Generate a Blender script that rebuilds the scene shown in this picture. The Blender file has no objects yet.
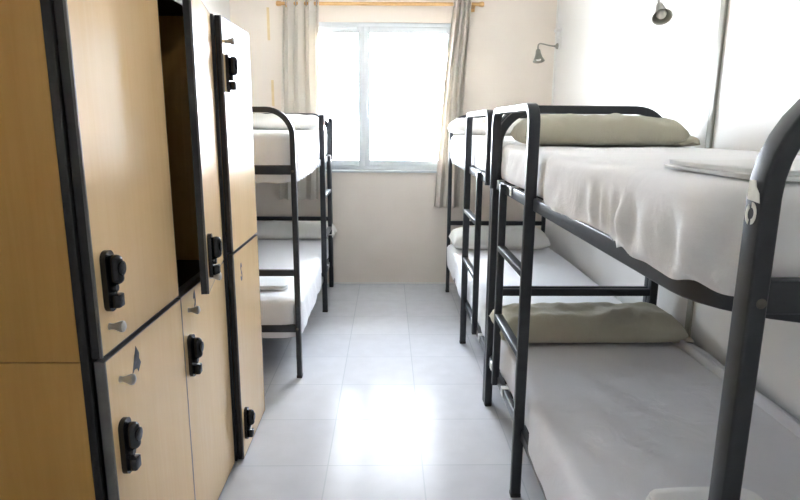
import bpy, bmesh, math, random
from mathutils import Vector, Matrix, noise
random.seed(7)
S = bpy.context.scene
COL = S.collection
PI = math.pi

# ------------------------------------------------------------------ materials
def new_mat(name):
    m = bpy.data.materials.new(name); m.use_nodes = True
    nt = m.node_tree; nt.nodes.clear()
    out = nt.nodes.new('ShaderNodeOutputMaterial')
    return m, nt, out

def N(nt, t, **kw):
    n = nt.nodes.new(t)
    for k, v in kw.items():
        if k.startswith('i_'):
            key = k[2:]
            n.inputs[int(key) if key.isdigit() else key].default_value = v
        else: setattr(n, k, v)
    return n

def rgb(r, g, b):
    f = lambda c: ((c/255.0)/12.92 if c/255.0 <= .04045 else (((c/255.0)+.055)/1.055)**2.4)
    return (f(r), f(g), f(b), 1)

def principled(nt, out, col=(.8, .8, .8, 1), rough=.5, metal=0, spec=.5):
    p = N(nt, 'ShaderNodeBsdfPrincipled')
    p.inputs['Base Color'].default_value = col
    p.inputs['Roughness'].default_value = rough
    p.inputs['Metallic'].default_value = metal
    p.inputs['Specular IOR Level'].default_value = spec
    nt.links.new(p.outputs[0], out.inputs[0])
    return p

def coords(nt, scale=(1, 1, 1)):
    tc = N(nt, 'ShaderNodeTexCoord'); mp = N(nt, 'ShaderNodeMapping')
    mp.inputs['Scale'].default_value = scale
    nt.links.new(tc.outputs['Object'], mp.inputs[0])
    return mp.outputs[0]

def add_bump(nt, p, vec, scale, strength, dist=.01, detail=4):
    n = N(nt, 'ShaderNodeTexNoise'); n.inputs['Scale'].default_value = scale; n.inputs['Detail'].default_value = detail
    nt.links.new(vec, n.inputs['Vector'])
    b = N(nt, 'ShaderNodeBump'); b.inputs['Strength'].default_value = strength; b.inputs['Distance'].default_value = dist
    nt.links.new(n.outputs[0], b.inputs['Height']); nt.links.new(b.outputs[0], p.inputs['Normal'])

def mottled(name, c1, c2, scale=4, rough=.6, bump=0, bscale=60, metal=0, spec=.5, stretch=(1, 1, 1), detail=4):
    m, nt, out = new_mat(name); p = principled(nt, out, c1, rough, metal, spec)
    v = coords(nt, stretch)
    n = N(nt, 'ShaderNodeTexNoise'); n.inputs['Scale'].default_value = scale; n.inputs['Detail'].default_value = detail
    nt.links.new(v, n.inputs['Vector'])
    r = N(nt, 'ShaderNodeValToRGB'); r.color_ramp.elements[0].color = c1; r.color_ramp.elements[1].color = c2
    r.color_ramp.elements[0].position = .3; r.color_ramp.elements[1].position = .7
    nt.links.new(n.outputs[0], r.inputs[0]); nt.links.new(r.outputs[0], p.inputs['Base Color'])
    if bump: add_bump(nt, p, v, bscale, bump, .004)
    return m

def wood(name, c1, c2, c3, rough=.27):
    m, nt, out = new_mat(name); p = principled(nt, out, c1, rough, 0, .5)
    v = coords(nt, (26, 26, 1.3))
    n = N(nt, 'ShaderNodeTexNoise'); n.inputs['Scale'].default_value = 2.2; n.inputs['Detail'].default_value = 7; n.inputs['Distortion'].default_value = .6
    nt.links.new(v, n.inputs['Vector'])
    v2 = coords(nt, (2.5, 2.5, .5))
    n2 = N(nt, 'ShaderNodeTexNoise'); n2.inputs['Scale'].default_value = 2.0; n2.inputs['Detail'].default_value = 2
    nt.links.new(v2, n2.inputs['Vector'])
    r = N(nt, 'ShaderNodeValToRGB'); r.color_ramp.elements[0].color = c1; r.color_ramp.elements[1].color = c2
    r.color_ramp.elements[0].position = .3; r.color_ramp.elements[1].position = .72
    nt.links.new(n.outputs[0], r.inputs[0])
    mx = N(nt, 'ShaderNodeMix', data_type='RGBA'); mx.inputs[0].default_value = .4
    mr = N(nt, 'ShaderNodeMapRange'); mr.inputs[1].default_value = .35; mr.inputs[2].default_value = .75; mr.inputs[3].default_value = 0; mr.inputs[4].default_value = .55
    nt.links.new(n2.outputs[0], mr.inputs[0]); nt.links.new(mr.outputs[0], mx.inputs[0])
    nt.links.new(r.outputs[0], mx.inputs[6]); mx.inputs[7].default_value = c3
    nt.links.new(mx.outputs[2], p.inputs['Base Color'])
    return m

def fabric(name, c, rough=.9, transl=0.0, weave=.25):
    m, nt, out = new_mat(name); p = principled(nt, out, c, rough, 0, .2)
    p.inputs['Sheen Weight'].default_value = .15
    v = coords(nt)
    n = N(nt, 'ShaderNodeTexNoise'); n.inputs['Scale'].default_value = 7; n.inputs['Detail'].default_value = 5; n.inputs['Distortion'].default_value = 1.2
    nt.links.new(v, n.inputs['Vector'])
    n2 = N(nt, 'ShaderNodeTexNoise'); n2.inputs['Scale'].default_value = 420; n2.inputs['Detail'].default_value = 2
    nt.links.new(v, n2.inputs['Vector'])
    ad = N(nt, 'ShaderNodeMath', operation='MULTIPLY_ADD'); ad.inputs[1].default_value = .06
    nt.links.new(n2.outputs[0], ad.inputs[0]); nt.links.new(n.outputs[0], ad.inputs[2])
    b = N(nt, 'ShaderNodeBump'); b.inputs['Strength'].default_value = weave; b.inputs['Distance'].default_value = .03
    nt.links.new(ad.outputs[0], b.inputs['Height']); nt.links.new(b.outputs[0], p.inputs['Normal'])
    if transl:
        t = N(nt, 'ShaderNodeBsdfTranslucent'); t.inputs[0].default_value = c
        ms = N(nt, 'ShaderNodeMixShader'); ms.inputs[0].default_value = transl
        nt.links.new(p.outputs[0], ms.inputs[1]); nt.links.new(t.outputs[0], ms.inputs[2]); nt.links.new(ms.outputs[0], out.inputs[0])
    return m

def tile_floor(name, T, x0, y0):
    m, nt, out = new_mat(name); p = principled(nt, out, rgb(170, 176, 180), .2, 0, .05)
    tc = N(nt, 'ShaderNodeTexCoord'); sp = N(nt, 'ShaderNodeSeparateXYZ'); nt.links.new(tc.outputs['Object'], sp.inputs[0])
    edges = []; cells = []
    for ax, o in ((0, x0), (1, y0)):
        a = N(nt, 'ShaderNodeMath', operation='SUBTRACT'); a.inputs[1].default_value = o; nt.links.new(sp.outputs[ax], a.inputs[0])
        d = N(nt, 'ShaderNodeMath', operation='DIVIDE'); d.inputs[1].default_value = T; nt.links.new(a.outputs[0], d.inputs[0])
        fl = N(nt, 'ShaderNodeMath', operation='FLOOR'); nt.links.new(d.outputs[0], fl.inputs[0]); cells.append(fl)
        pp = N(nt, 'ShaderNodeMath', operation='PINGPONG'); pp.inputs[1].default_value = .5; nt.links.new(d.outputs[0], pp.inputs[0])
        lt = N(nt, 'ShaderNodeMath', operation='LESS_THAN'); lt.inputs[1].default_value = .0032/T; nt.links.new(pp.outputs[0], lt.inputs[0]); edges.append(lt)
    mxm = N(nt, 'ShaderNodeMath', operation='MAXIMUM'); nt.links.new(edges[0].outputs[0], mxm.inputs[0]); nt.links.new(edges[1].outputs[0], mxm.inputs[1])
    cb = N(nt, 'ShaderNodeCombineXYZ'); nt.links.new(cells[0].outputs[0], cb.inputs[0]); nt.links.new(cells[1].outputs[0], cb.inputs[1])
    wn = N(nt, 'ShaderNodeTexWhiteNoise', noise_dimensions='3D'); nt.links.new(cb.outputs[0], wn.inputs['Vector'])
    r = N(nt, 'ShaderNodeValToRGB'); r.color_ramp.elements[0].color = FLOOR_A; r.color_ramp.elements[1].color = FLOOR_B
    nt.links.new(wn.outputs['Value'], r.inputs[0])
    ns = N(nt, 'ShaderNodeTexNoise'); ns.inputs['Scale'].default_value = 9; ns.inputs['Detail'].default_value = 6
    nt.links.new(tc.outputs['Object'], ns.inputs['Vector'])
    m1 = N(nt, 'ShaderNodeMix', data_type='RGBA', blend_type='MULTIPLY'); m1.inputs[0].default_value = .18
    nt.links.new(r.outputs[0], m1.inputs[6]); nt.links.new(ns.outputs[0], m1.inputs[7])
    m2 = N(nt, 'ShaderNodeMix', data_type='RGBA'); nt.links.new(mxm.outputs[0], m2.inputs[0])
    nt.links.new(m1.outputs[2], m2.inputs[6]); m2.inputs[7].default_value = rgb(176, 181, 187)
    nt.links.new(m2.outputs[2], p.inputs['Base Color'])
    rr = N(nt, 'ShaderNodeMapRange'); rr.inputs[3].default_value = .15; rr.inputs[4].default_value = .25
    nt.links.new(ns.outputs[0], rr.inputs[0]); nt.links.new(rr.outputs[0], p.inputs['Roughness'])
    # very slight waviness of the polished tiles
    n3 = N(nt, 'ShaderNodeTexNoise'); n3.inputs['Scale'].default_value = 5; nt.links.new(tc.outputs['Object'], n3.inputs['Vector'])
    b = N(nt, 'ShaderNodeBump'); b.inputs['Strength'].default_value = .06; b.inputs['Distance'].default_value = .02
    nt.links.new(n3.outputs[0], b.inputs['Height']); nt.links.new(b.outputs[0], p.inputs['Normal'])
    return m

FLOOR_A = rgb(201, 203, 209); FLOOR_B = rgb(206, 208, 213)
M = {}
M['floor'] = tile_floor('floor_tile', .45, -.2824, 2.546)
M['wall'] = mottled('wall_paint', rgb(232, 229, 224), rgb(237, 235, 231), 2.5, .55, .12, 90)
M['wall_white'] = mottled('wall_panel_white', rgb(232, 231, 229), rgb(237, 236, 234), 1.6, .42, .08, 50)
M['wall_warm'] = mottled('wall_paint_warm', rgb(229, 219, 208), rgb(234, 225, 215), 2.5, .6, .12, 90)
M['ceil'] = mottled('ceiling_paint', rgb(240, 239, 237), rgb(244, 243, 241), 3, .8)
M['trim'] = mottled('trim_white', rgb(228, 226, 220), rgb(236, 234, 230), 3, .4)
M['strip'] = mottled('strip_grey', rgb(150, 150, 140), rgb(164, 164, 154), 6, .4)
M['pvc'] = mottled('window_pvc', rgb(206, 211, 215), rgb(210, 215, 219), 3, .3)
M['metal'] = mottled('frame_paint', rgb(44, 47, 52), rgb(50, 53, 58), 25, .36, .02, 160, 0, .45)
M['clip'] = mottled('clip_plastic', rgb(205, 208, 208), rgb(222, 224, 224), 20, .4)
M['bolt'] = mottled('bolt_steel', rgb(120, 118, 108), rgb(90, 88, 82), 40, .35, 0, 60, 1)
M['black'] = mottled('black_edge', rgb(27, 26, 27), rgb(36, 35, 36), 20, .38, 0, 60, 0, .5)
M['band'] = mottled('grey_edge', rgb(92, 91, 90), rgb(106, 105, 104), 20, .35)
M['lock'] = mottled('lock_plastic', rgb(13, 14, 16), rgb(24, 25, 28), 30, .25)
M['knob'] = mottled('knob_satin', rgb(168, 166, 160), rgb(186, 184, 178), 20, .32, 0, 60, .75)
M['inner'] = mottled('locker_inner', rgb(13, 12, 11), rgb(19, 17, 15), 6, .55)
M['wood'] = wood('beech_laminate', rgb(228, 195, 148), rgb(232, 202, 156), rgb(222, 188, 140))
M['wood_side_shaded'] = wood('beech_side_shaded', rgb(176, 133, 64), rgb(186, 143, 74), rgb(166, 124, 58), .45)  # locker beech made darker and browner: side panel shade put into the colour
M['sheet'] = fabric('sheet_white', rgb(232, 233, 236), .9, 0, .22)
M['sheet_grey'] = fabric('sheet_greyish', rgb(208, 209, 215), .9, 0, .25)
M['pillow'] = fabric('pillow_ecru', rgb(176, 172, 156), .9, 0, .3)
M['pillow_w'] = fabric('pillow_white', rgb(226, 224, 220), .9, 0, .3)
M['fold'] = fabric('folded_linen', rgb(226, 227, 228), .9, 0, .2)
M['curtain'] = fabric('curtain_cream', rgb(224, 218, 208), .95, .22, .12)
M['rod'] = wood('rod_wood', rgb(214, 170, 112), rgb(226, 186, 130), rgb(200, 156, 100), .4)
M['tape'] = mottled('tape_yellow', rgb(228, 208, 166), rgb(218, 196, 150), 12, .6)
M['lamp'] = mottled('lamp_grey', rgb(148, 146, 136), rgb(160, 158, 148), 20, .4, 0, 60, .3)
M['lamp_in'] = mottled('lamp_inner', rgb(150, 148, 138), rgb(160, 158, 148), 20, .35, 0, 60, .5)
M['bulb'] = mottled('bulb_frost', rgb(214, 212, 206), rgb(224, 222, 216), 20, .3)
M['plate'] = mottled('plate_white', rgb(234, 233, 229), rgb(240, 239, 236), 8, .35)
M['mark'] = mottled('mark_grey', rgb(70, 74, 82), rgb(92, 94, 100), 60, .6)
M['sticker'] = mottled('sticker_white', rgb(206, 206, 196), rgb(226, 226, 216), 60, .5)
M['b_wall'] = mottled('house_wall', rgb(222, 208, 196), rgb(232, 220, 210), 1, .8)
M['b_roof'] = mottled('house_roof', rgb(176, 92, 74), rgb(192, 106, 86), 2, .8)
M['b_dark'] = mottled('house_window', rgb(90, 96, 104), rgb(110, 116, 122), 2, .3)
M['ground'] = mottled('yard_ground', rgb(190, 186, 178), rgb(206, 202, 194), .4, .9)

def glass_mat():
    m, nt, out = new_mat('window_glass')
    t = N(nt, 'ShaderNodeBsdfTransparent'); t.inputs[0].default_value = (.97, .98, .98, 1)
    g = N(nt, 'ShaderNodeBsdfGlossy'); g.inputs['Roughness'].default_value = .02
    fr = N(nt, 'ShaderNodeFresnel'); fr.inputs[0].default_value = 1.3
    ms = N(nt, 'ShaderNodeMixShader'); nt.links.new(fr.outputs[0], ms.inputs[0])
    nt.links.new(t.outputs[0], ms.inputs[1]); nt.links.new(g.outputs[0], ms.inputs[2]); nt.links.new(ms.outputs[0], out.inputs[0])
    return m
M['glass'] = glass_mat()

# ------------------------------------------------------------------ mesh helpers
class MB:
    def __init__(s): s.bm = bmesh.new()
    def box(s, x0, x1, y0, y1, z0, z1, bev=0, seg=2):
        if x0 > x1: x0, x1 = x1, x0
        if y0 > y1: y0, y1 = y1, y0
        b = bmesh.new(); bmesh.ops.create_cube(b, size=1)
        for v in b.verts: v.co = Vector(((x0+x1)/2+v.co.x*(x1-x0), (y0+y1)/2+v.co.y*(y1-y0), (z0+z1)/2+v.co.z*(z1-z0)))
        if bev: bmesh.ops.bevel(b, geom=list(b.edges), offset=bev, segments=seg, profile=.5, affect='EDGES')
        s.add(b); return s
    def add(s, b, mat=None):
        if mat is not None: b.transform(mat)
        me = bpy.data.meshes.new('tmp'); b.to_mesh(me); b.free(); s.bm.from_mesh(me); bpy.data.meshes.remove(me)
    def sweep(s, path, prof, normal, cap=True):
        """profile (list of (a, b)); b runs along 'normal', a in the in-plane direction"""
        n = Vector(normal).normalized(); P = [Vector(p) for p in path]; rings = []
        for i, p in enumerate(P):
            if i == 0: t = (P[1]-P[0]).normalized(); k = 1
            elif i == len(P)-1: t = (P[-1]-P[-2]).normalized(); k = 1
            else:
                a = (P[i]-P[i-1]).normalized(); c = (P[i+1]-P[i]).normalized(); t = (a+c).normalized(); k = 1/max(.3, t.dot(a))
            u = t.cross(n).normalized()
            rings.append([s.bm.verts.new(p+u*(a_*k)+n*b_) for a_, b_ in prof])
        m = len(prof)
        for r0, r1 in zip(rings, rings[1:]):
            for j in range(m): s.bm.faces.new((r0[j], r0[(j+1) % m], r1[(j+1) % m], r1[j]))
        if cap: s.bm.faces.new(list(reversed(rings[0]))); s.bm.faces.new(rings[-1])
        return s
    def ring(s, path, prof, normal):
        n = Vector(normal).normalized(); P = [Vector(p) for p in path]; rings = []; L = len(P)
        for i, p in enumerate(P):
            a = (p-P[i-1]).normalized(); c = (P[(i+1) % L]-p).normalized(); t = (a+c).normalized(); k = 1/max(.3, t.dot(a))
            u = t.cross(n).normalized(); rings.append([s.bm.verts.new(p+u*(a_*k)+n*b_) for a_, b_ in prof])
        m = len(prof)
        for i in range(L):
            r0, r1 = rings[i], rings[(i+1) % L]
            for j in range(m): s.bm.faces.new((r0[j], r0[(j+1) % m], r1[(j+1) % m], r1[j]))
        return s
    def tube(s, path, r, seg=12):
        P = [Vector(p) for p in path]; rings = []; up = None
        rr = r if isinstance(r, (list, tuple)) else [r]*len(P)
        for i, p in enumerate(P):
            t = ((P[min(i+1, len(P)-1)]-P[max(i-1, 0)])).normalized()
            if up is None:
                up = Vector((0, 0, 1)) if abs(t.z) < .9 else Vector((1, 0, 0))
            u = t.cross(up).normalized(); w = u.cross(t).normalized(); up = w
            rings.append([s.bm.verts.new(p+(u*math.cos(2*PI*j/seg)+w*math.sin(2*PI*j/seg))*rr[i]) for j in range(seg)])
        for r0, r1 in zip(rings, rings[1:]):
            for j in range(seg): s.bm.faces.new((r0[j], r0[(j+1) % seg], r1[(j+1) % seg], r1[j]))
        s.bm.faces.new(list(reversed(rings[0]))); s.bm.faces.new(rings[-1]); return s
    def lathe(s, prof, origin, axis, seg=24):
        """prof: (radius, height along axis)"""
        a = Vector(axis).normalized(); q = a.to_track_quat('Z', 'Y').to_matrix(); o = Vector(origin); rings = []
        for r, h in prof:
            if r < 1e-6: rings.append([s.bm.verts.new(o+q @ Vector((0, 0, h)))])
            else: rings.append([s.bm.verts.new(o+q @ Vector((r*math.cos(2*PI*j/seg), r*math.sin(2*PI*j/seg), h))) for j in range(seg)])
        for r0, r1 in zip(rings, rings[1:]):
            for j in range(seg):
                a0 = r0[j % len(r0)]; a1 = r0[(j+1) % len(r0)]; b0 = r1[j % len(r1)]; b1 = r1[(j+1) % len(r1)]
                vs = []
                for v in (a0, a1, b1, b0):
                    if v not in vs: vs.append(v)
                if len(vs) > 2: s.bm.faces.new(vs)
        return s
    def poly(s, pts, ext):
        """extruded flat outline; pts 3D in order, ext a vector"""
        e = Vector(ext); A = [s.bm.verts.new(Vector(p)) for p in pts]; B = [s.bm.verts.new(Vector(p)+e) for p in pts]
        s.bm.faces.new(A); s.bm.faces.new(list(reversed(B)))
        for i in range(len(A)): s.bm.faces.new((A[i], B[i], B[(i+1) % len(A)], A[(i+1) % len(A)]))
        return s

def rprof(w, h, r=.006, n=3):
    pts = []
    for cx, cy, a0 in ((w/2-r, h/2-r, 0), (-w/2+r, h/2-r, 90), (-w/2+r, -h/2+r, 180), (w/2-r, -h/2+r, 270)):
        for i in range(n+1):
            a = math.radians(a0+90*i/n); pts.append((cx+r*math.cos(a), cy+r*math.sin(a)))
    return pts

def arc_path(pts, radii, n=8):
    """polyline with its inner corners rounded"""
    P = [Vector(p) for p in pts]; out = [P[0]]
    for i in range(1, len(P)-1):
        r = radii[i-1]; a = (P[i-1]-P[i]).normalized(); c = (P[i+1]-P[i]).normalized()
        p0 = P[i]+a*r; p1 = P[i]+c*r; ctr = P[i]+a*r+c*r
        for k in range(n+1):
            t = PI/2*k/n; out.append(ctr-c*r*math.cos(t)-a*r*math.sin(t))
    out.append(P[-1]); return out

def smooth_mesh(me, ang=35):
    for p in me.polygons: p.use_smooth = True
    try: me.set_sharp_from_angle(angle=math.radians(ang))
    except Exception: pass

def obj(name, mb, mat, parent=None, ang=35, doubles=False):
    bm = mb.bm if isinstance(mb, MB) else mb
    if doubles: bmesh.ops.remove_doubles(bm, verts=bm.verts, dist=1e-5)
    bmesh.ops.recalc_face_normals(bm, faces=bm.faces)
    base = Vector((0, 0, 0)); p = parent
    while p is not None: base = base+p.location; p = p.parent
    org = Vector((0, 0, 0))
    if parent is None:
        xs = [v.co for v in bm.verts]
        org = Vector((sum(v.x for v in xs)/len(xs), sum(v.y for v in xs)/len(xs), min(v.z for v in xs)))
        base = org
    for v in bm.verts: v.co -= base
    me = bpy.data.meshes.new(name); bm.to_mesh(me); bm.free()
    smooth_mesh(me, ang)
    me.materials.append(M[mat])
    o = bpy.data.objects.new(name, me); COL.objects.link(o)
    if parent is not None: o.parent = parent
    else: o.location = org
    return o

def tag(o, label, cat, group=None):
    o['label'] = label; o['category'] = cat
    if group: o['group'] = group
    return o
def thing(name, loc, label, cat, group=None):
    o = bpy.data.objects.new(name, None); COL.objects.link(o); o.location = loc; o.empty_display_size = .1
    return tag(o, label, cat, group)
def struct(name, mb, mat, parent=None):
    bm = mb.bm
    bmesh.ops.recalc_face_normals(bm, faces=bm.faces)
    me = bpy.data.meshes.new(name); bm.to_mesh(me); bm.free(); me.materials.append(M[mat]); smooth_mesh(me)
    o = bpy.data.objects.new(name, me); COL.objects.link(o)
    if parent is not None: o.parent = parent
    else: o['kind'] = 'structure'
    return o

def softbox(x0, x1, y0, y1, z0, z1, re, rc, step=.03, disp=None):
    """cloth-covered box: re = rounding of the long edges, rc = {corner: radius} in plan"""
    bm = bmesh.new()
    nx = max(4, int((x1-x0)/step)); ny = max(4, int((y1-y0)/step)); nz = max(6, int((z1-z0)/.018))
    cx, cy, cz = (x0+x1)/2, (y0+y1)/2, (z0+z1)/2
    hx, hy, hz = (x1-x0)/2, (y1-y0)/2, (z1-z0)/2
    vs = {}
    def key(i, j, k): return (i, j, k)
    def co(i, j, k):
        x = -hx+2*hx*i/nx; y = -hy+2*hy*j/ny; z = -hz+2*hz*k/nz
        q = (1 if x > 0 else 0, 1 if y > 0 else 0); R = rc.get(q, .05)
        # round plan corner
        ix, iy = hx-R, hy-R
        dx = max(0, abs(x)-ix); dy = max(0, abs(y)-iy)
        if dx > 0 and dy > 0:
            m = max(dx, dy); l = math.hypot(dx, dy); f = m/l
            x = math.copysign(ix+dx*f, x); y = math.copysign(iy+dy*f, y)
        # round horizontal edges: measure inset from plan boundary
        re_ = re if z > 0 else .012
        e = max(0, abs(z)-(hz-re_))
        d = min(hx-abs(x), hy-abs(y))
        if dx > 0 and dy > 0: d = R-math.hypot(max(0, abs(x)-ix), max(0, abs(y)-iy))
        ins = 0
        if e > 0 and d < re_:
            s_ = re_-d
            mm = max(e, s_); l = math.hypot(e, s_) or 1; f = mm/l
            ne = e*f; ns = s_*f; ins = s_-ns
            z = math.copysign(hz-re_+ne, z)
            n = Vector((x/hx if abs(x)/hx > abs(y)/hy else 0, y/hy if abs(y)/hy >= abs(x)/hx else 0, 0))
            if dx > 0 and dy > 0: n = Vector((math.copysign(dx, x), math.copysign(dy, y), 0)).normalized()
            x -= n.x*ins; y -= n.y*ins
        return Vector((cx+x, cy+y, cz+z))
    def V(i, j, k):
        t = (i, j, k)
        if t not in vs:
            p = co(i, j, k)
            if disp: p = disp(p, i/nx, j/ny, k/nz)
            vs[t] = bm.verts.new(p)
        return vs[t]
    for i in range(nx):
        for j in range(ny):
            for k in (0, nz): bm.faces.new((V(i, j, k), V(i+1, j, k), V(i+1, j+1, k), V(i, j+1, k)))
    for k in range(nz):
        for i in range(nx):
            for j in (0, ny): bm.faces.new((V(i, j, k), V(i+1, j, k), V(i+1, j, k+1), V(i, j, k+1)))
        for j in range(ny):
            for i in (0, nx): bm.faces.new((V(i, j, k), V(i, j+1, k), V(i, j+1, k+1), V(i, j, k+1)))
    return bm

def ns(x, y, z): return noise.noise(Vector((x, y, z)))

def cushion(L, W, H, seed=0, wr=.012, nx=56, ny=28, flat=.35):
    """stuffed pillow lying flat, centred at origin, base z=0; L along x, W along y"""
    bm = bmesh.new(); top = []; bot = []
    for i in range(nx+1):
        rt = []; rb = []
        for j in range(ny+1):
            u = -1+2*i/nx; v = -1+2*j/ny
            e = max(0, 1-abs(u)**8)**.38*max(0, 1-abs(v)**2.8)**.45
            pin = 1-.05*(abs(v)**2)*(1-abs(u)**4) ; pv = 1-.07*(1-abs(v)**3)*0
            x = u*L/2*(1-.03*(1-abs(u))*0)*(1-.025*(1-v*v)*abs(u)**6); y = v*W/2*(1-.04*(1-u*u)*abs(v)**6)
            w = wr*(ns(x*6+seed, y*9, seed)+.6*ns(x*16+seed, y*14, 2+seed))
            ew = .6*wr*ns(x*22+seed, y*22, 5+seed)*(1-e)
            zt = H*flat+(H*(1-flat))*e+w*e+ew; zb = H*flat*(1-e)+ew*(1-e)+.003
            rt.append(bm.verts.new((x, y, zt))); rb.append(bm.verts.new((x, y, zb)) if 0 < i < nx and 0 < j < ny else rt[-1])
        top.append(rt); bot.append(rb)
    for i in range(nx):
        for j in range(ny):
            bm.faces.new((top[i][j], top[i+1][j], top[i+1][j+1], top[i][j+1]))
            q = []
            for v in (bot[i][j], bot[i][j+1], bot[i+1][j+1], bot[i+1][j]):
                if v not in q: q.append(v)
            try: bm.faces.new(q)
            except ValueError: pass
    return bm

# ------------------------------------------------------------------ the room
XL, XR, YB, YF, ZC = -1.47, 1.59, 5.85, -1.1, 2.9
WX0, WX1, WZ0, WZ1 = -.80, .655, 1.155, 2.53
struct('floor', MB().box(XL-.2, XR+.2, YF-.2, YB+.2, -.1, 0), 'floor')
struct('ceiling', MB().box(XL-.2, XR+.2, YF-.2, YB+.2, ZC, ZC+.1), 'ceil')
struct('wall_left', MB().box(XL-.2, XL, YF-.2, YB+.2, 0, ZC), 'wall')
struct('wall_right', MB().box(XR, XR+.2, YF-.2, YB+.2, 0, ZC), 'wall_white')
struct('wall_front', MB().box(XL, XR, YF-.2, YF, 0, ZC), 'wall')
w = MB()
w.box(XL, WX0, YB, YB+.2, 0, ZC); w.box(WX1, XR, YB, YB+.2, 0, ZC); w.box(WX0, WX1, YB, YB+.2, 0, WZ0); w.box(WX0, WX1, YB, YB+.2, WZ1, ZC)
struct('wall_back', w, 'wall_warm')
struct('trim_1', MB().box(XR-.014, XR, YB-.014, YB, 0, ZC, .003), 'trim')
struct('trim_2', MB().box(XR-.014, XR, 2.91, 2.955, 0, ZC, .003), 'strip')
struct('baseboard_back', MB().box(XL, XR, YB-.006, YB, 0, .018, .002), 'trim')

# window: fixed frame, two sashes with a pane each, handle
fw = .05
wf = MB(); ya, yb = YB+.02, YB+.085
for x0, x1, z0, z1 in ((WX0, WX0+fw, WZ0, WZ1), (WX1-fw, WX1, WZ0, WZ1), (WX0+fw, WX1-fw, WZ0, WZ0+fw), (WX0+fw, WX1-fw, WZ1-fw, WZ1)):
    wf.box(x0, x1, ya, yb, z0, z1, .004)
win = struct('window_1', wf, 'pvc')
def sash(x0, x1, dy):
    m = MB(); b = .058; z0, z1 = WZ0+fw-.012, WZ1-fw+.012
    y0, y1 = YB+.008+dy, YB+.06+dy
    for a, c, e, f in ((x0, x0+b, z0, z1), (x1-b, x1, z0, z1), (x0+b, x1-b, z0, z0+b), (x0+b, x1-b, z1-b, z1)): m.box(a, c, y0, y1, e, f, .005)
    s_ = struct('sash', m, 'pvc', win)
    struct('pane', MB().box(x0+b, x1-b, y0+.024, y0+.03, z0+b, z1-b), 'glass', s_)
    return s_
sash(WX0+fw-.012, -.228, 0)
s2 = sash(-.232, WX1-fw+.012, .002)
h = MB().box(-.216, -.19, YB-.006, YB+.01, 1.74, 1.81, .004); h.box(-.211, -.195, YB-.03, YB-.006, 1.76, 1.776, .004); h.box(-.211, -.195, YB-.036, YB-.024, 1.66, 1.778, .004)
struct('handle', h, 'pvc', s2)
struct('sill', MB().box(WX0-.02, WX1+.02, YB-.035, YB+.02, WZ0-.022, WZ0, .005), 'pvc', win)

# tape leftovers on the back wall
for i, (za, zb, x, lab) in enumerate(((2.36, 2.65, -1.118, 'strip of yellowed tape on back wall beside curtain rod end'),
                                  (1.76, 2.0, -1.10, 'strip of yellowed tape on back wall lower down behind top bunk'))):
    tag(obj('tape_strip', MB().box(x-.012, x+.012, YB-.0015, YB, za, zb), 'tape'), lab, 'tape', 'tape strips left on the back wall')

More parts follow.
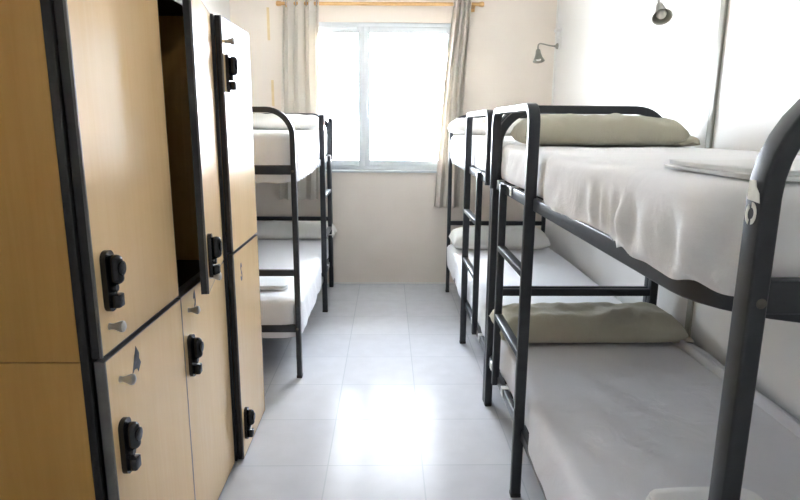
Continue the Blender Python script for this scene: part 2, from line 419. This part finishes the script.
# ------------------------------------------------------------------ bunk beds
ZT = 1.672; RAIL_T = 1.31; RAIL_B = .32
def bunk(xa, xw, yj, yf, label, zmid, lad=.90, stile=.55, rail_foot_r=.2, cr=.155):
    sx = 1 if xw > xa else -1; dy = 1 if yf > yj else -1
    root = thing('bunk_bed', ((xa+xw)/2, (yj+yf)/2, 0), label, 'bunk bed')
    for y in (yj, yf):
        path = arc_path([(xa, y, 0.004), (xa, y, ZT), (xw, y, ZT), (xw, y, .004)], [cr, cr], 10)
        m = MB().sweep(path, rprof(.042 if y == yj else .032, .044, .005), (0, 1, 0))
        fr = obj('end_frame', m, 'metal', root)
        for zt, hh in ((RAIL_T+.04, .056), (zmid, .04), (RAIL_B+.035, .05)):
            b = MB().box(xa+sx*.013, xw-sx*.013, y-.014, y+.014, zt-hh, zt, .005)
            obj('cross_bar', b, 'metal', fr)
        out = -dy if y == yj else dy
        for zz in (RAIL_T+.005, RAIL_B+.01):
            for xx in (xa, xw):
                bl = MB().lathe([(0, .0035), (.006, .0035), (.0085, .002), (.0085, 0)], (xx+sx*.004*(1 if xx == xa else -1), y+out*.0205, zz), (0, out, 0), 14)
                obj('bolt', bl, 'bolt', fr)
        for xx in (xa, xw):
            obj('foot_cap', MB().box(xx-.018, xx+.018, y-.024, y+.024, 0, .02, .004), 'black', fr)
    # mattress base: a rim of flat steel bent round the corners, and slats across
    for zt, nm in ((RAIL_T, 'upper'), (RAIL_B, 'lower')):
        xo, xi = xa+sx*.0, xw-sx*.0
        ye, yo = yj+dy*.035, yf-dy*.04
        rr = rail_foot_r
        pts = []
        def corner(cx, cy, a0, r):
            for k in range(9):
                a = a0+PI/2*k/8; pts.append((cx+r*math.cos(a), cy+r*math.sin(a), zt-.025))
        xlo, xhi = min(xo, xi), max(xo, xi); ylo, yhi = min(ye, yo), max(ye, yo)
        rl = rr if yo < ye else .04; rh = rr if yo > ye else .04
        corner(xhi-rl, ylo+rl, -PI/2, rl); corner(xhi-rh, yhi-rh, 0, rh); corner(xlo+rh, yhi-rh, PI/2, rh); corner(xlo+rl, ylo+rl, PI, rl)
        m = MB().ring(pts, rprof(.026, .05, .005), (0, 0, 1))
        rim = obj('bed_rim', m, 'metal', root)
        sl = MB()
        k = 12
        for i in range(k):
            y = ylo+.22+(yhi-ylo-.34)*i/(k-1); sl.box(xlo+.012, xhi-.012, y-.03, y+.03, zt-.03, zt-.016, .003)
        obj('slats', sl, 'metal', rim)
    # ladder loop: down to the floor at one side, back to the rim at the other
    xl = xa-sx*.022; yl = yj+dy*lad; yt = yj+dy*.06; ys = yl-dy*stile
    path = arc_path([(xl, yl, .004), (xl, yl, ZT-.012), (xl, yt, ZT-.012), (xl, yt, RAIL_T-.045)], [.07, .07], 8)
    lp = obj('ladder_loop', MB().sweep(path, rprof(.03, .044, .005), (1, 0, 0)), 'metal', root)
    obj('foot_cap', MB().box(xl-.023, xl+.023, yl-.018, yl+.018, 0, .02, .004), 'black', lp)
    obj('ladder_stile', MB().box(xl-.018, xl+.018, ys-.015, ys+.015, RAIL_B-.05, RAIL_T, .005), 'metal', root)
    for z in (1.01, .66):
        obj('rung', MB().box(xl-.02, xl+.02, min(ys, yl)+.012, max(ys, yl)-.012, z-.028, z, .006), 'metal', root)
    for zt in (RAIL_T, RAIL_B):
        for off in (-.15, .17):
            yc = ys+off*(1 if dy > 0 else 1)
            c = MB().box(xa-sx*.014, xa-sx*.019, yc-.019, yc+.019, zt-.038, zt+.003, .0015)
            c.box(xa-sx*.019, xa+sx*.016, yc-.019, yc+.019, zt+.0, zt+.0035, .001)
            obj('clip', c, 'clip', root)
    return root

XA, XW = .582, 1.485
near = bunk(XA, XW, 3.165, .90, 'dark grey metal bunk bed nearest the camera on the right', .70, .86, .55, .2, .19)
# torn number sticker on the near post
st = MB(); fx = XA-.0165
def dsh(pts, y0, z0, s): return [(fx-.0004, y0-p[0]*s, z0+p[1]*s) for p in pts]
st.poly(dsh([(-.9, 1.3), (1.1, 1.1), (.9, 2.0), (.35, 2.6), (.2, 3.2), (-.9, 3.2)], .90, 1.455, .016), (-.0006, 0, 0))
def cres(cx, cz, r0, r1, a0, a1, y0, z0, s, n=14):
    P = [(cx+r1*math.cos(math.radians(a0+(a1-a0)*i/n))*.75, cz+r1*math.sin(math.radians(a0+(a1-a0)*i/n))) for i in range(n+1)]
    P += [(cx+r0*math.cos(math.radians(a1+(a0-a1)*i/n))*.75, cz+r0*math.sin(math.radians(a1+(a0-a1)*i/n))) for i in range(n+1)]
    return dsh(P, y0, z0, s)
st.poly(cres(0, 0, .55, 1.1, -85, 95, .90, 1.455, .016), (-.0006, 0, 0))
st.poly(cres(-.1, -.1, .6, 1.1, 120, 250, .90, 1.455, .016), (-.0006, 0, 0))
so = obj('number_sticker', st, 'sticker', near); so['label'] = 'torn white number sticker'
bunk(XA, XW, 3.214, 5.55, 'dark grey metal bunk bed at the right near window', .70, .95)
LA, LW = -.562, -1.43
bunk(LA, LW, 5.732, 3.56, 'dark grey metal bunk bed at left beyond the lockers', .71, .815)

# ------------------------------------------------------------------ mattresses
def mattress(x0, x1, y0, y1, z0, z1, label, aisle, foot, seed, mat='sheet', ruffle=0, foot_r=.18, wr=.006, cover=None, step=.024):
    def sst(a, b, x):
        t = max(0, min(1, (x-a)/(b-a))); return t*t*(3-2*t)
    """aisle: -1 or +1 side that faces the aisle; foot: -1/+1 end with round corners"""
    rc = {}
    for sxx in (0, 1):
        for syy in (0, 1):
            rc[(sxx, syy)] = foot_r if (syy == 1) == (foot > 0) else .05
    def disp(p, u, v, w):
        a = 0
        side = (u if aisle > 0 else 1-u)
        # sleepers' creases on top
        top = max(0, (w-.8)/.2)
        q = p.copy()
        q.z += top*wr*(ns(p.x*3+seed, p.y*2.2, 1.3)+.5*ns(p.x*7+seed, p.y*5+p.x*4, 3.1))
        # long pulls across the sides
        sd = max(0, abs(2*u-1)-.93)/.07; se = max(0, abs(2*v-1)-.95)/.05
        d = (1-top)*(.010*ns(p.y*3+seed, p.z*6, seed)+.006*ns(p.y*9+p.z*10, p.z*5, seed+3))
        nx = 1 if u > .5 else -1; ny = 1 if v > .5 else -1
        if sd > 0: q.x += nx*d*sd
        if se > 0: q.y += ny*(1-top)*(.006*ns(p.x*7, p.z*9, seed))*se
        # sheet pulled over the steel rim on the aisle side, gathered near the foot end
        if cover:
            ya_, yb_, cx_, hem_ = cover
            t = sst(ya_, ya_+(.12 if yb_ > ya_ else -.12)*1.0, p.y) if yb_ > ya_ else 1-sst(ya_-.12, ya_, p.y)
            if (p.y-yb_)*(1 if yb_ > ya_ else -1) > 0: t *= 1
            R_ = foot_r; ccx = (x1-R_) if aisle > 0 else (x0+R_); ccy = (y1-R_) if foot > 0 else (y0+R_)
            ox = (p.x-ccx)*aisle; oy = (p.y-ccy)*foot
            if ox > 0 and oy > 0: nn = Vector((p.x-ccx, p.y-ccy, 0)); d_ = R_-nn.length; nn.normalize()
            elif R_-ox < R_-oy or (ox > oy): nn = Vector((aisle, 0, 0)); d_ = R_-ox
            else: nn = Vector((0, foot, 0)); d_ = R_-oy
            far = max(0, 1-d_/.1)
            xs = x1 if aisle > 0 else x0
            q += nn*(abs(cx_-xs)*(1+.8*abs(nn.y))*t*far**1.5)
            sw = far
            if sw > .84:
                g = 0
                if ruffle:
                    fy = (y1-p.y)/(y1-y0); g = sst(.5, .85, fy)
                sc = .5+.5*math.sin(p.y*58+5*ns(p.y*4, 1, 2)+p.x*40); sc = sc*(.35+.65*abs(ns(p.y*3.3, 7, 1))*1.6)
                hz_ = hem_-(.016*g*(1-sc) if ruffle else 0)+.003*ns(p.y*9, 2, seed)
                k = (z1-p.z)/(z1-z0)
                q.z -= t*max(0, k-.15)/.85*(z0-hz_)
                if ruffle: q += nn*(g*ruffle*(sc-.25)*math.sin(PI*min(1, k*1.0))**2*max(0, k-.3)/.7*2.4)
        return q
    bm = softbox(x0, x1, y0, y1, z0, z1, .045, rc, step, disp)
    o = obj('mattress', bm, mat, None, 60)
    return tag(o, label, 'mattress')

UZ0, UZ1 = RAIL_T+.003, 1.492
LZ0 = RAIL_B+.003
mu = mattress(.590, 1.50, .965, 3.13, UZ0, UZ1, 'white sheeted mattress on top bunk nearest the camera on the right', -1, -1, 1.7, 'sheet', .045, .18, .006, (2.22, .9, .565, 1.300), .014)
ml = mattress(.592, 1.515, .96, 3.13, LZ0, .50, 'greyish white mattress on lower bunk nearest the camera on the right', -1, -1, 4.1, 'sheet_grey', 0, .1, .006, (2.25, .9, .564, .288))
mattress(.590, 1.49, 3.27, 5.50, UZ0, 1.505, 'white mattress on top bunk at the right near window', -1, 1, 7.7, 'sheet', 0, .1, .006, (4.2, 5.5, .566, 1.285))
mattress(.592, 1.505, 3.27, 5.50, LZ0, .505, 'white mattress on lower bunk at the right near window', -1, 1, 9.2, 'sheet', 0, .1, .006, (4.2, 5.5, .564, .27))
mattress(-1.44, -.568, 3.60, 5.70, UZ0, 1.54, 'white mattress on top bunk at left beyond the lockers', 1, -1, 12.3, 'sheet', .004, .1, .006, (4.86, 3.5, -.545, 1.252))
mattress(-1.44, -.575, 3.60, 5.70, LZ0, .52, 'white mattress on lower bunk at left beyond the lockers', 1, -1, 15.1, 'sheet', 0, .09, .006, (4.86, 3.5, -.545, .262))

def child_mesh(name, bm, mat, parent):
    return obj(name, bm, mat, parent, 60)
# sheet bunched up between the near lower mattress and the wall
bm = bmesh.new(); rows = []
for i in range(121):
    y = 1.0+2.1*i/120; row = []
    for j in range(13):
        t = j/12
        x = 1.475+.082*t+.004*ns(y*5, t*3, 1)
        z = .492+.018*math.sin(PI*t)+.014*math.sin(2*PI*t+.9*ns(y*2, 0, 3))+.006*ns(y*7, t*4, 8)+.012*t
        row.append(bm.verts.new((x, y, z)))
    rows.append(row)
for a, b in zip(rows, rows[1:]):
    for j in range(12): bm.faces.new((a[j], b[j], b[j+1], a[j+1]))
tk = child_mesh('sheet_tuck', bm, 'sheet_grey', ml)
md = tk.modifiers.new('thick', 'SOLIDIFY'); md.thickness = .006; md.offset = -1

# ------------------------------------------------------------------ pillows
def pillow(cx, cy, z, L, W, H, label, seed, mat='pillow', rz=0, flap=0, wr=.012):
    bm = cushion(L, W, H, seed, wr)
    if flap:   # empty end of the pillowcase standing out past the stuffing
        pass
    bm.transform(Matrix.Rotation(rz, 4, 'Z')); bm.transform(Matrix.Translation((cx, cy, z)))
    o = obj('pillow', bm, mat, None, 70); tag(o, label, 'pillow')
    if flap:
        s = 1 if flap > 0 else -1
        fl = abs(flap)+.06
        b = cushion(fl, W*.8, .055, seed+4, .02, 20, 24, .3)
        b.transform(Matrix.Translation((s*(L/2-.06+fl/2), 0, .002)))
        b.transform(Matrix.Rotation(rz, 4, 'Z')); b.transform(Matrix.Translation((cx, cy, z)))
        obj('pillowcase_flap', b, mat, o, 70)
    return o
pillow(1.015, 2.93, UZ1-.002, .775, .36, .15, 'long ecru pillow on top bunk nearest the camera on the right', 3, 'pillow', 0, .07, .02)
pillow(1.035, 2.945, .498, .95, .36, .165, 'off white bolster pillow on lower bunk nearest the camera', 8, 'pillow', .01, .05, .02)
pillow(.945, 5.28, 1.506, .82, .36, .15, 'white pillow on top bunk at the right beside right curtain', 13, 'pillow_w', 0)
pillow(1.0, 5.24, .503, .86, .40, .19, 'white pillow on lower bunk at the right near window', 17, 'pillow_w', .02)
pillow(-1.0, 5.45, 1.538, .80, .38, .14, 'white pillow on top bunk at left under left curtain', 21, 'pillow_w', 0)
pillow(-.945, 5.575, .518, .90, .25, .17, 'white pillow poking out of lower bunk at left', 25, 'pillow_w', 0)

# ------------------------------------------------------------------ folded linen
def folded(x0, x1, y0, y1, z, layers, th, label, seed, mat='fold', rz=0):
    base = bmesh.new(); mb = MB(); mb.bm.free(); mb.bm = base
    for k in range(layers):
        z0 = z+k*th; ins = .006*k
        def disp(p, u, v, w, k=k):
            q = p.copy(); q.z += (.004*ns(p.x*6+seed, p.y*6, k)+.004) if w > .4 else 0
            q.x += .006*ns(p.y*7, k*3.1, seed); q.y += .006*ns(p.x*7, k*2.3, seed+1); return q
        b = softbox(x0+ins*(1 if k % 2 else .3), x1-ins, y0+ins, y1-ins*.5, z0, z0+th*1.02, th*.48, {}, .03, disp)
        mb.add(b)
    if rz:
        c = Vector(((x0+x1)/2, (y0+y1)/2, 0))
        mb.bm.transform(Matrix.Translation(c) @ Matrix.Rotation(rz, 4, 'Z') @ Matrix.Translation(-c))
    o = obj('folded_sheet', mb, mat, None, 60)
    return tag(o, label, 'folded sheet')
folded(.622, 1.28, 1.0, 1.37, UZ1+.001, 2, .009, 'flat folded white sheet on top bunk nearest the camera', 2, 'fold', .03)
folded(.76, 1.10, 1.14, 1.57, .503, 2, .014, 'folded white sheet at foot of lower bunk nearest the camera', 5, 'fold', .03)
folded(-1.25, -.66, 3.74, 4.1, .522, 2, .013, 'folded white sheet at foot of lower bunk at left', 9, 'fold', .04)

# ------------------------------------------------------------------ lockers
def lock_mesh(x, y, z, flip=1):
    m = MB()
    b = bmesh.new(); bmesh.ops.create_cube(b, size=1)
    for v in b.verts: v.co = Vector((v.co.x*.014, v.co.y*.052, v.co.z*.16))
    bmesh.ops.bevel(b, geom=[e for e in b.edges if abs((e.verts[0].co-e.verts[1].co).normalized().x) > .9], offset=.022, segments=5, profile=.5, affect='EDGES')
    m.add(b, Matrix.Translation((x+.007, y, z)))
    k = bmesh.new(); bmesh.ops.create_cube(k, size=1)
    for v in k.verts: v.co = Vector((v.co.x*.036, v.co.y*.034, v.co.z*.078))
    bmesh.ops.bevel(k, geom=list(k.edges), offset=.0155, segments=5, profile=.5, affect='EDGES')
    m.add(k, Matrix.Translation((x+.027, y, z+.030*flip)))
    m.lathe([(.019, 0), (.019, .003), (.014, .0045), (.0, .0045)], (x+.043, y, z+.034*flip), (1, 0, 0), 20)
    m.lathe([(.013, 0), (.013, .010), (.010, .014), (0, .014)], (x+.013, y, z-.018*flip), (1, 0, 0), 20)
    m.box(x+.012, x+.037, y-.017, y+.017, min(z-.034*flip, z-.070*flip), max(z-.034*flip, z-.070*flip), .005)
    return m
def knob_mesh(x, y, z):
    return MB().lathe([(.0095, 0), (.0085, .003), (.0075, .008), (.009, .015), (.0135, .026), (.0155, .032), (.0145, .037), (.009, .0405), (0, .041)], (x, y, z), (1, 0, 0), 20)
def blade(x, y, z, s, pts): return MB().poly([(x, y+a*s, z+b*s) for a, b in pts], (.0008, 0, 0))
BL = [(-.5, -1.2), (-.12, .6), (.12, 1.7), (.42, .7), (.38, .1), (.55, -.55), (.2, -1.35), (.1, -.85), (-.2, -.75)]
BL2 = [(-.1, .9), (.2, 1.5), (.35, .6), (.4, -.4), (.3, -1.2), (-.1, -1.5), (-.1, -1.1), (.12, -.7), (.12, .1), (-.25, .05)]
def eight(x, y, z, s):
    m = MB()
    for cz, r in ((.62, .5), (-.45, .62)):
        P = [(x, y+s*.62*r*math.cos(2*PI*i/20), z+s*(cz+r*math.sin(2*PI*i/20))) for i in range(20)]
        Q = [(x, y+s*.62*(r-.40)*math.cos(2*PI*i/20), z+s*(cz+(r-.40)*math.sin(2*PI*i/20))) for i in range(20)]
        for i in range(20):
            j = (i+1) % 20
            if cz > 0 and 14 < i < 19: continue
            if cz < 0 and 5 < i < 10: continue
            m.poly([P[i], P[j], Q[j], Q[i]], (.0008, 0, 0))
    return m
def door(root, xf, y0, y1, z0, z1, lz, kz, marks=None, ang=0, flip=1, td=.026, edge='black'):
    """slab door whose free edge is y0 (towards the camera); hinge on y1"""
    d = bpy.data.objects  # noqa
    parts = []
    core = MB().box(xf-td, xf-.0004, y0+.003, y1-.003, z0+.003, z1-.003)
    dr = obj('door', core, 'wood', root)
    e = MB()
    for a, b_, c, f in ((y0, y0+.003, z0, z1), (y1-.003, y1, z0, z1), (y0+.003, y1-.003, z0, z0+.003), (y0+.003, y1-.003, z1-.003, z1)):
        e.box(xf-td, xf, a, b_, c, f)
    parts.append(obj('edge_band', e, edge, dr))
    ee = MB().box(xf-.006, xf+.0012, y0-.0012, y0+.006, z0, z1, .001)
    parts.append(obj('corner_strip', ee, 'band', dr))
    parts.append(obj('lock', lock_mesh(xf-.0005, y0+.062, lz, flip), 'lock', dr))
    if kz: parts.append(obj('knob', knob_mesh(xf-.0005, y0+(.055 if kz > 1 else .075), kz), 'knob', dr))
    if marks:
        mk = obj('number_mark', marks, 'mark', dr); mk['label'] = 'worn grey number mark'; parts.append(mk)
    if ang:
        hinge = Vector((xf-td, y1, 0))-root.location
        R = Matrix.Translation(hinge) @ Matrix.Rotation(ang, 4, 'Z') @ Matrix.Translation(-hinge)
        for o in [dr]+parts: o.data.transform(R)
    return dr

def locker_shell(root, xb, xf, y0, y1, z0, z1, zs, divs):
    """xf = plane of the door fronts"""
    t = .018; xc = xf-.03
    for ys, nm in ((y0, 0), (y1-t, 1)):
        for a, b_ in ((z0, zs-.0015), (zs+.0015, z1)):
            obj('side_panel', MB().box(xb, xc-.022, ys, ys+t, a, b_, .0008), 'wood_side_shaded', root)
        obj('front_trim', MB().box(xc-.022, xc, ys-.001, ys+t+.001, z0, z1, .003), 'black', root)
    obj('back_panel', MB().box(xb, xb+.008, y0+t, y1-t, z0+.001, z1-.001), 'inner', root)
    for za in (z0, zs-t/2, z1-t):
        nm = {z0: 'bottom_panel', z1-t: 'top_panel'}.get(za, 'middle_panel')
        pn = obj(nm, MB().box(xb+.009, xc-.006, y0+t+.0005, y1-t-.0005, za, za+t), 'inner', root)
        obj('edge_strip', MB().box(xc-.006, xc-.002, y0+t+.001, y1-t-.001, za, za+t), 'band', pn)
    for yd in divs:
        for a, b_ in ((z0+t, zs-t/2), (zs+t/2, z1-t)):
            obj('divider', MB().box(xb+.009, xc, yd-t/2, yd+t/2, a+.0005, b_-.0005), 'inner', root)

AX = -.725; BX = -.69
la = thing('locker_cabinet', (-1.05, 2.0, 0), 'two column beech locker cabinet nearest the camera with an ajar door', 'locker')
locker_shell(la, -1.36, AX, 1.418, 2.565, 0, 2.03, .993, [2.0])
Y1, Y2 = 1.428, 1.998
door(la, AX, Y1, Y2-.004, 1.0, 2.026, 1.188, 1.067)
door(la, AX+.004, Y1, Y2-.004, .008, .99, .722, .910, blade(AX+.0036, Y1+.178, .918, .026, [(a*2.3, b) for a, b in BL]), 0, 1, .026, 'band')
od = door(la, AX, 2.004, 2.56, 1.0, 2.026, 1.125, 1.05, None, math.radians(10))
od['label'] = 'beech door standing ajar'
door(la, AX, 2.002, 2.56, .008, .99, .752, .922, blade(AX-.0004, 2.145, .945, .022, [(a*1.8, b) for a, b in BL2]), 0, 1, .026, 'band')
lb = thing('locker_cabinet', (-1.0, 2.85, 0), 'single column beech locker cabinet farther away beside left bunk bed', 'locker')
locker_shell(lb, -1.30, BX, 2.585, 3.10, 0, 2.03, 1.02, [])
door(lb, BX, 2.592, 3.095, 1.026, 2.026, 1.80, 1.93, None)
door(lb, BX, 2.592, 3.095, .008, 1.016, .165, None, eight(BX-.0004, 2.72, .905, .040))

# ------------------------------------------------------------------ curtains and rod
RY, RZ = 5.795, 2.675
rod = thing('curtain_rod', (0, RY, RZ), 'light wooden curtain rod above the window', 'curtain rod')
obj('pole', MB().tube([(-.985, RY, RZ), (.84, RY, RZ+.012)], .016, 16), 'rod', rod)
for x, s, dz in ((-.985, -1, 0), (.84, 1, .012)):
    obj('finial', MB().lathe([(.016, 0), (.021, .004), (.021, .014), (.024, .03), (.018, .046), (0, .05)], (x-s*.002, RY, RZ+dz), (s, 0, 0), 18), 'rod', rod)
for x, dz in ((-.93, .0), (.79, .012)):
    b = MB().box(x-.012, x+.012, RY-.02, YB, RZ+dz-.034, RZ+dz-.016, .003); b.box(x-.016, x+.016, YB-.01, YB, RZ+dz-.06, RZ+dz+.02, .003)
    obj('bracket', b, 'rod', rod)

def curtain(tx0, tx1, bx0, bx1, z0, z1, folds, seed, label, amp=.028, kx=None, fwd=0, zfree=0):
    """gathered panel; the head is threaded on the pole, the foot hangs at z0"""
    bm = bmesh.new(); nu, nv = 150, 70; rows = []
    for j in range(nv+1):
        v = j/nv; z = z1+(z0-z1)*v; row = []
        a0 = tx0+(bx0-tx0)*v; a1 = tx1+(bx1-tx1)*v
        if kx: a0 += kx[0]*math.sin(PI*v); a1 += kx[1]*math.sin(PI*v)
        for i in range(nu+1):
            u = i/nu
            ph = u*folds*2*PI+.5*math.sin(v*3+seed)+1.1*v*ns(u*3, v*1.2, seed)
            A = amp*(.55+.45*ns(u*4+seed, v*1.5, seed)+.25)*(1-.1*v)
            fr = max(0, min(1, (z-zfree)/.2)); A *= 1+1.0*fr
            y = RY-fwd*fr+A*math.sin(ph)+.010*ns(u*9, v*3, seed+2)
            x = a0+(a1-a0)*u+.016*math.sin(2*ph+.6)*(1-abs(2*u-1))+.006*ns(u*6, v*4, seed+5)
            y = min(y, YB-.012)
            row.append(bm.verts.new((x, y, z+(.006*math.sin(ph) if j == nv else 0))))
        rows.append(row)
    for a, b in zip(rows, rows[1:]):
        for i in range(nu): bm.faces.new((a[i], a[i+1], b[i+1], b[i]))
    o = obj('curtain', bm, 'curtain', None, 80)
    mo = o.modifiers.new('thick', 'SOLIDIFY'); mo.thickness = .0025; mo.offset = 0
    tag(o, label, 'curtain')
    for k in range(int(folds*2)):
        x = tx0+(tx1-tx0)*(k+.5)/(folds*2)
        P = [(x, RY+.024*math.cos(2*PI*i/20), RZ+.004+.024*math.sin(2*PI*i/20)) for i in range(20)]
        obj('eyelet', MB().ring(P, rprof(.006, .010, .002, 2), (1, 0, 0)), 'knob', o)
    return o
curtain(-.965, -.635, -1.06, -.68, .87, 2.715, 3.5, 1.3, 'cream curtain gathered at left side of the window', .028, None, .02, 1.75)
curtain(.60, .765, .455, .70, .80, 2.72, 3.5, 6.2, 'cream curtain gathered at right side of the window', .03, (-.012, -.02), .03, 0)

# ------------------------------------------------------------------ reading lamps
def lamp(ym, zm, label, head, aim, mid, plate, sc=1):
    root = thing('reading_lamp', (XR, ym, zm), label, 'wall lamp', )
    pl = MB().box(XR-.018, XR, ym-.04, ym+.04, zm-.02+plate[0], zm+plate[1], .005)
    if plate[2]: pl.box(XR-.05, XR-.016, ym-.045, ym+.045, zm+plate[1]-.035, zm+plate[1]-.008, .005)
    obj('wall_plate', pl, 'plate', root)
    obj('mount', MB().lathe([(.026, 0), (.026, .012), (.020, .02), (.009, .024), (.009, .036), (0, .036)], (XR-.017, ym, zm), (-1, 0, 0), 20), 'lamp', root)
    sq = lambda P: [(a*sc, b*sc) for a, b in P]
    H = Vector(head); A = Vector(aim).normalized()
    p0 = Vector((XR-.05, ym, zm)); p3 = H; p1 = p0+Vector((-.12, 0, 0)) if mid is None else Vector(mid); p2 = H-A*.10
    pts = []
    for i in range(21):
        t = i/20; pts.append((1-t)**3*p0+3*(1-t)**2*t*p1+3*(1-t)*t*t*p2+t**3*p3)
    obj('gooseneck', MB().tube(pts, .0065, 12), 'lamp', root)
    sh = obj('lamp_shade', MB().lathe(sq([(.0, -.002), (.014, 0), (.017, .01), (.02, .03), (.027, .055), (.038, .078), (.043, .086), (.0405, .086), (.035, .077), (.024, .053), (.016, .028), (.0, .022)]), H, A, 28), 'lamp', root, 60)
    obj('bulb', MB().lathe(sq([(.010, .022), (.012, .04), (.019, .055), (.022, .066), (.017, .078), (0, .084)]), H, A, 20), 'bulb', sh, 60)
    return root
lamp(5.72, 2.315, 'grey gooseneck reading lamp on right wall by the window corner', (1.375, 5.66, 2.275), (.04, -.30, -1), (1.42, 5.70, 2.32), (0, .16, True), 1.25)
lamp(3.28, 2.34, 'grey gooseneck reading lamp on right wall above nearest top bunk', (1.355, 3.12, 2.185), (-.12, -.95, -1), (1.40, 3.24, 2.42), (-.05, .06, False), 1.12)

# ------------------------------------------------------------------ outside
g = MB().box(-60, 60, YB+1.2, 120, -3.2, -3.0)
struct('ground', g, 'ground')
def house(x0, x1, y0, y1, z1, rh, label, cols):
    root = thing('house', ((x0+x1)/2, (y0+y1)/2, -3), label, 'house')
    obj('wall', MB().box(x0, x1, y0, y1, -3, z1), 'b_wall', root)
    r = MB(); e = .5
    P = [(x0-e, y0-e, z1), (x1+e, y0-e, z1), (x1+e, y1+e, z1), (x0-e, y1+e, z1)]
    ym = (y0+y1)/2; a = r.bm; v = [a.verts.new(p) for p in P]+[a.verts.new((x0+1.5, ym, z1+rh)), a.verts.new((x1-1.5, ym, z1+rh))]
    for f in ((0, 1, 5, 4), (2, 3, 4, 5), (1, 2, 5), (3, 0, 4), (3, 2, 1, 0)): a.faces.new([v[i] for i in f])
    obj('roof', r, 'b_roof', root)
    for k in range(cols):
        x = x0+(x1-x0)*(k+.5)/cols
        for z in (-1.8, .3):
            obj('window', MB().box(x-.5, x+.5, y0-.06, y0+.02, z, z+1.2, .02), 'b_dark', root)
house(1.2, 8.5, 38, 46, 1.7, 1.2, 'pale house with reddish roof seen through right window pane', 4)

# ------------------------------------------------------------------ light
W = bpy.data.worlds.new('sky'); S.world = W; W.use_nodes = True
nt = W.node_tree; nt.nodes.clear()
o = nt.nodes.new('ShaderNodeOutputWorld'); bg = nt.nodes.new('ShaderNodeBackground')
SKY = 11.0
bg.inputs[0].default_value = (.90, .968, 1.075, 1); bg.inputs[1].default_value = SKY
nt.links.new(bg.outputs[0], o.inputs[0])
L = bpy.data.lights.new('window_portal', 'AREA'); L.shape = 'RECTANGLE'; L.size = WX1-WX0; L.size_y = WZ1-WZ0
try: L.cycles.is_portal = True
except Exception: pass
lo = bpy.data.objects.new('window_portal', L); COL.objects.link(lo)
lo.location = ((WX0+WX1)/2, YB+.12, (WZ0+WZ1)/2); lo.rotation_euler = (-PI/2, 0, 0)

sun = bpy.data.lights.new('sun', 'SUN'); sun.energy = 55; sun.angle = math.radians(.6); sun.color = (.95, .97, 1)
so_ = bpy.data.objects.new('sun', sun); COL.objects.link(so_); so_.location = (10, -20, 30)
so_.rotation_euler = Vector((-.25, .75, -1)).to_track_quat('-Z', 'Y').to_euler()
# unseen ceiling lamp, added above the frame to brighten the room
cl = thing('ceiling_fill_lamp', (0, 1.6, ZC), 'white round fill lamp added on the ceiling out of view', 'ceiling lamp')
obj('lamp_base', MB().lathe([(.0, 0), (.17, 0), (.17, .025), (0, .025)], (0, 1.6, ZC), (0, 0, -1), 32), 'plate', cl)
m, nt, out = new_mat('fill_lamp_glow'); em = N(nt, 'ShaderNodeEmission'); em.inputs[0].default_value = (1, .97, .93, 1); em.inputs[1].default_value = 3
nt.links.new(em.outputs[0], out.inputs[0]); M['fill_glow'] = m
obj('diffuser', MB().lathe([(.16, .025), (.16, .04), (.13, .07), (.07, .088), (0, .094)], (0, 1.6, ZC), (0, 0, -1), 32), 'fill_glow', cl)

# ------------------------------------------------------------------ camera
f, pitch, yaw, roll, hgt = 590.917, .207463, .0212087, .0067055, 1.58492
cy, sy, cp, sp = math.cos(yaw), math.sin(yaw), math.cos(pitch), math.sin(pitch)
F = Vector((sy*cp, cy*cp, -sp)); R = Vector((cy, -sy, 0)); U = R.cross(F)
R2 = R*math.cos(roll)+U*math.sin(roll); U2 = -R*math.sin(roll)+U*math.cos(roll)
cam = bpy.data.cameras.new('camera'); co = bpy.data.objects.new('camera', cam); COL.objects.link(co)
cam.sensor_width = 36; cam.sensor_fit = 'HORIZONTAL'; cam.lens = f*36/800; cam.clip_start = .05; cam.clip_end = 500
mw = Matrix(((R2.x, U2.x, -F.x, 0), (R2.y, U2.y, -F.y, 0), (R2.z, U2.z, -F.z, hgt), (0, 0, 0, 1)))
co.matrix_world = mw
S.camera = co
S.view_settings.view_transform = 'Standard'; S.view_settings.look = 'None'; S.view_settings.gamma = 1
S.view_settings.use_curve_mapping = False
S.view_settings.exposure = 2.1
S.cycles.use_denoising = True
S.cycles.max_bounces = 14; S.cycles.diffuse_bounces = 8; S.cycles.transparent_max_bounces = 12
S.cycles.sample_clamp_indirect = 40
